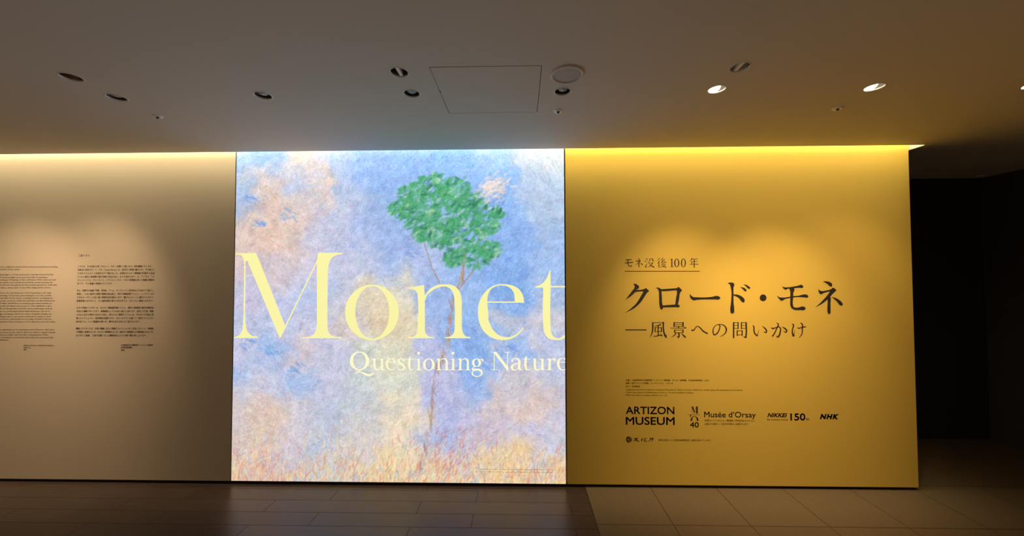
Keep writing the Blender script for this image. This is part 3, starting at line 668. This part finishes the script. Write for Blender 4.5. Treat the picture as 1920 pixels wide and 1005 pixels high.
# ---------------------------------------------------------------- writing on the beige wall
t = wall_thing('japanese_greeting_text', 'small dark Japanese greeting text with short heading on the beige wall', 'lettering', 142, 658)
M_ink3 = mat('grey_brown_wall_text', (.05, .032, .018), .7)
text_line('heading', 'ごあいさつ', 147, 168.6, 476.8, 481.2, M_ink3, t, bold=.01, res=1)
JP = [('このたび、モネ没後100年「クロード・モネ ―風景への問いかけ」展を開催いたします。', 285.4, 499.6), ('印象派の巨匠クロード・モネ（Claude Monet）は、自然光の表現に魅せられ、その移ろう', 290, 506), ('さまをとらえようと生涯をかけて描きました。本展はオルセー美術館が所蔵する名品', 290, 512.5),
    ('とともに国内の美術館や個人所蔵の作品を加え、およそ百四十点で、ル・アーヴル、アル', 290, 519), ('ジャントゥイユ、ヴェトゥイユ、ジヴェルニーなど、モネの風景画を育んだ重要な場所を', 289.6, 525.2), ('めぐり、その画業の発展をたどります。', 212, 531.7),
    ('また、同時代の絵画や写真、浮世絵、アール・ヌーヴォーの工芸作品などもあわせて紹介し、', 289, 544.7), ('同時に、モネの創作の背景や動機を読み解き、現代の映像作家アンジュ・レッチアによる', 289, 551.2), ('モネをテーマとした没入型の映像作品を展示します。豊かなイメージの連なりのなかで、', 288.6, 557.6), ('風景表現のひろがりと、その造形世界に新たな光をあてる、またとない機会となります。', 287.7, 564.1),
    ('モネの作品のうち多くは、オルセー美術館所蔵のものに、国内の美術館や個人所蔵作品', 288.2, 577), ('を加えた構成でめぐります。風景画家としてのモネの魅力に迫ります。自然との対話、風景', 288, 583.5), ('のなかに生きる時代に生まれた彼は、変わりゆく風景をどうみつめ、それをどう作品に表', 287.8, 590), ('現したのでしょうか。自然環境が変動する今、モネのまなざしを通して「自然とどのように', 287.6, 596.5), ('向き合うか」という普遍的な問いを、現代を生きる私たちに投げかけます。', 263, 603),
    ('最後になりましたが、本展の開催にあたり貴重なコレクションをご出品くださった、美術館', 287.7, 615.9), ('ご所蔵家の皆様をはじめ、オルセー美術館をはじめ、国内外の美術館および関係者のみなさま', 286.4, 622.3), ('ならびにご後援、ご協力を賜りました関係各位に心より厚く御礼申し上げます。', 275, 628.8)]
for body, xr, yc in JP:
    xl = 145.9 - (yc - 499.6) * .0285
    text_line('text_line', body, xl, xr, yc - 2.0, yc + 2.0, M_ink3, t, res=1, bold=.004)
for body, xr, yc in (('公益財団法人石橋財団アーティゾン美術館', 286.6, 646.9), ('日本経済新聞社', 248.9, 651.4), ('NHK', 234, 656.3)):
    text_line('text_line', body, 227, xr, yc - 1.7, yc + 1.7, M_ink3, t, res=1, bold=.008)
t = wall_thing('english_greeting_text', 'block of fine English text at the far left of the beige wall', 'lettering', 0, 658)
EN = [('We are pleased to present the exhibition Claude Monet: Questioning Nature, marking', 108.3, 500.6), ('the centenary of the death of the artist.', 38, 505.2),
    ('Claude Monet, a leading figure of Impressionism, was fascinated by the', 100.6, 514.9), ('ever changing effects of natural light and spent his life in painting', 88.8, 520.1), ('them through landscape. Drawing on the collection of the museum and', 104.8, 524.7), ('others, it presents about one hundred and forty works tracing his', 98.6, 529.6), ('career and follows the places he lived and painted in, with the', 106.9, 534.4), ('paintings of gardens, rivers and coasts that shaped his vision.', 96, 539.4),
    ('It explores the development of his landscapes through', 96, 549.1), ('themes, as paintings of his time, photographs, and decorative', 96.8, 554), ('arts are shown along with works of his contemporaries, and Japanese', 99.4, 558.9), ('prints, revealing the sources of his art and the motifs behind his', 103, 563.8), ('painting. A video work by a contemporary artist invites us', 97, 568.6), ('into the world of nature as he saw it. The exhibition also', 97, 573.5), ('looks at his garden and the series paintings, and at', 98, 578.4), ('the ways he looked and asked what landscape can be in', 93.8, 583.4), ('an age of change. Born in a time of great change, he', 97, 588.4), ('kept on asking how to see nature and how to paint it, and', 94.4, 593.3), ('his questions still speak to us today. It asks how we', 97, 598.1), ('face nature, a question that continues to be asked in our own time.', 104.4, 603),
    ('We express our gratitude to the museums and collectors, who have', 102, 617.8), ('lent their precious works, and to all those whose support made', 103.8, 622.8), ('this exhibition possible, and for the cooperation of the', 91, 627.5), ('staff and of everyone concerned who helped to prepare this', 100, 632.5), ('exhibition.', 17, 637.3)]
for body, xr, yc in EN:
    w = len(body) * 2.0
    text_line('text_line', body, max(-46, xr - w) if len(body) > 45 else xr - len(body) * 1.95, xr, yc - 1.5, yc + 1.3, M_ink3, t, res=1, bold=.004, ref=(0, .729))
for body, xr, yc in (('Artizon Museum, Ishibashi Foundation', 101.5, 647.5), ('Nikkei Inc.', 58.5, 651.6), ('NHK', 50, 655.6)):
    text_line('text_line', body, 44.2, xr, yc - 1.5, yc + 1.3, M_ink3, t, res=1, bold=.006, ref=(0, .729))

# ---------------------------------------------------------------- ceiling fittings
def copy_tree(o, loc, label):
    c = o.copy(); C.objects.link(c); c.location = loc; c['label'] = label
    for chd in o.children:
        d = chd.copy(); C.objects.link(d); d.parent = c
        for gc in chd.children:
            e = gc.copy(); C.objects.link(e); e.parent = d
    return c
r = R_DL
def ring_part(parent, x, y, w=.0035, m=M_trim):
    bm = bmesh.new()
    lathe(bm, [(r - .001, CEIL + .006), (r - .001, CEIL - .0012), (r + w * .5, CEIL - .0018), (r + w, CEIL - .0004), (r + w, CEIL + .0002)], x, y)
    return put('trim_ring', from_bm('trim_ring', bm), m, parent, smooth=True)
def baffle_proto(x, y, label):
    t = thing('ceiling_downlight', label, 'ceiling light', (x, y, CEIL), 'small round downlights in the row nearest the wall')
    ring_part(t, x, y, .0055)
    bm = bmesh.new(); lathe(bm, [(r, CEIL), (r * .97, CEIL + .006), (r * .97, CEIL + .007), (r * .9, CEIL + .012), (r * .9, CEIL + .013), (r * .8, CEIL + .019), (r * .72, CEIL + .03), (r * .72, CEIL + .05), (0, CEIL + .05)], x, y)
    put('baffle', from_bm('baffle', bm), M_baffle, t, smooth=False)
    bm = bmesh.new(); lathe(bm, [(r * .60, CEIL + .012), (r * .5, CEIL + .008), (r * .25, CEIL + .0055), (0, CEIL + .005)], x, y)
    put('lens', from_bm('lens', bm), M_lens, t, smooth=True)
    return t
b0 = baffle_proto(LAMP_X[2], ROW_NEAR, 'small dark ceiling downlight with black baffle, leftmost of the row near the wall')
for i, lb in ((3, 'black ceiling downlight with a bright pale ring, alone above the left half of the poster'), (4, 'black ceiling downlight just left of the square access panel'), (5, 'black ceiling downlight below the round speaker, right of the access panel')):
    copy_tree(b0, (LAMP_X[i], ROW_NEAR, CEIL), lb)
def lit_proto(x, y, label):
    t = thing('ceiling_spotlight', label, 'ceiling light', (x, y, CEIL), 'glowing spotlights over the text walls')
    ring_part(t, x, y, .0035)
    bm = bmesh.new(); lathe(bm, [(r, CEIL), (r * .98, CEIL + .02), (r * .98, CEIL + .06), (0, CEIL + .06)], x, y)
    put('housing', from_bm('housing', bm), M_brown, t, smooth=True)
    bm = bmesh.new()
    lathe(bm, [(0, 0), (r * .4, 0.001), (r * .6, .002), (r * .7, .006), (r * .7, .03), (0, .03)], 0, 0)
    bmesh.ops.rotate(bm, verts=bm.verts, cent=(0, 0, 0), matrix=Matrix.Rotation(math.radians(-26), 3, 'X'))
    bmesh.ops.translate(bm, verts=bm.verts, vec=(x - .007, y + .006, CEIL + .006))
    put('lens', from_bm('lens', bm), M_glow, t, smooth=True)
    return t
s0 = lit_proto(LAMP_X[6], ROW_NEAR, 'glowing ceiling spotlight over the yellow wall, just below the chrome downlight')
for i, lb in ((7, 'glowing ceiling spotlight over the right half of the yellow wall, beside a sprinkler'), (8, 'glowing ceiling spotlight cut off by the right edge of the view'),
              (0, 'glowing ceiling spotlight far left outside the view, second from the dark downlights'), (1, 'glowing ceiling spotlight just outside the left edge of the view')):
    copy_tree(s0, (LAMP_X[i], ROW_NEAR, CEIL), lb)
def cone(x, y, label, m, with_streak=True):
    t = thing('reflector_downlight', label, 'ceiling light', (x, y, CEIL), 'reflector downlights in the row nearer the viewer')
    ring_part(t, x, y, .003)
    bm = bmesh.new(); lathe(bm, [(r, CEIL), (r * .95, CEIL + .02), (r * .82, CEIL + .045), (r * .6, CEIL + .065), (r * .42, CEIL + .075)], x, y, 48)
    put('reflector', from_bm('reflector', bm), m, t, smooth=True)
    bm = bmesh.new(); lathe(bm, [(r * .42, CEIL + .073), (r * .25, CEIL + .066), (0, CEIL + .063)], x, y)
    put('lens', from_bm('lens', bm), M_lens, t, smooth=True)
    if with_streak:
        bm = bmesh.new(); box(bm, x - .009, x + .007, y - r * .93, y + r * .93, CEIL + .002, CEIL + .028, bevel=.003)  # added white bar in place of the bright streak reflected in the cone
        put('reflection_streak', from_bm('reflection_streak', bm), M_streak_disc, t, smooth=True)
    return t
cone(LAMP_X[2], ROW_FAR, 'unlit brown ceiling downlight at far left, the one closest to the viewer', M_bronze, False)
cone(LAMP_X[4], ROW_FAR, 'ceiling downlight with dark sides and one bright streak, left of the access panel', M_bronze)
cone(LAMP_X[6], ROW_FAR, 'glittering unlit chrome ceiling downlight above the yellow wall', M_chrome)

# sprinklers
def sprinkler(x, y, label):
    t = thing('fire_sprinkler', label, 'sprinkler', (x, y, CEIL), 'ceiling sprinklers')
    bm = bmesh.new(); lathe(bm, [(.008, CEIL - .004), (.012, CEIL - .0065), (.022, CEIL - .005), (.027, CEIL)], x, y, 32)
    put('escutcheon', from_bm('escutcheon', bm), M_streak_disc, t, smooth=True)
    bm = bmesh.new(); lathe(bm, [(.0095, CEIL), (.0085, CEIL - .006), (.005, CEIL - .008), (.005, CEIL - .013), (.0035, CEIL - .014)], x, y, 20)
    put('sprinkler_head', from_bm('sprinkler_head', bm), M_baffle, t, smooth=True)
    bm = bmesh.new(); lathe(bm, [(0, CEIL - .013), (.008, CEIL - .0138), (.008, CEIL - .0148), (0, CEIL - .0156)], x, y, 20)
    put('deflector', from_bm('deflector', bm), M_brass, t, smooth=True)
    return t
p0 = sprinkler(LAMP_X[2] - .006, ROW_SPR, 'small ceiling sprinkler with white disc, leftmost of three')
copy_tree(p0, (LAMP_X[5], ROW_SPR - .004, CEIL), 'small ceiling sprinkler with white disc, near the round speaker')
copy_tree(p0, (LAMP_X[7] + .012, ROW_SPR + .004, CEIL), 'small ceiling sprinkler above the yellow wall')
copy_tree(p0, (4.34, .80, CEIL), 'tiny glinting ceiling sprinkler in the dark passage at the right')

# speaker
SX, SY, R = .222, -1.075, .0775
t = thing('ceiling_speaker', 'round white ceiling speaker with fine grille, right of the access panel', 'speaker', (SX, SY, CEIL))
bm = bmesh.new(); lathe(bm, [(R * .84, CEIL - .004), (R * .87, CEIL - .0075), (R * .94, CEIL - .0085), (R, CEIL - .006), (R * 1.02, CEIL - .001), (R * 1.02, CEIL)], SX, SY, 64)
put('rim', from_bm('rim', bm), M_spk, t, smooth=True)
bm = bmesh.new(); lathe(bm, [(R * .855, CEIL - .0035), (R * .6, CEIL - .0042), (R * .3, CEIL - .0046), (0, CEIL - .0048)], SX, SY, 64)
put('grille', from_bm('grille', bm), perforated(), t, smooth=True)

# access panel
t = thing('access_panel', 'square flush access panel outlined by thin dark gaps in the ceiling', 'access panel', ((AP[0] + AP[1]) / 2, (AP[2] + AP[3]) / 2, CEIL))
box_obj('hatch', M_panel, AP[0], AP[1], AP[2], AP[3], CEIL, CEIL + .012, parent=t)
bm = bmesh.new(); box(bm, AP[0] - .02, AP[1] + .02, AP[2] - .02, AP[3] + .02, CEIL + .013, CEIL + .02)
put('backing_frame', from_bm('backing_frame', bm), M_black, t)
bm = bmesh.new(); lathe(bm, [(0, CEIL - .0012), (.0042, CEIL - .001), (.0046, CEIL + .003)], AP[0] + .0005, -.93, 16)
put('latch', from_bm('latch', bm), M_latch, t, smooth=True)
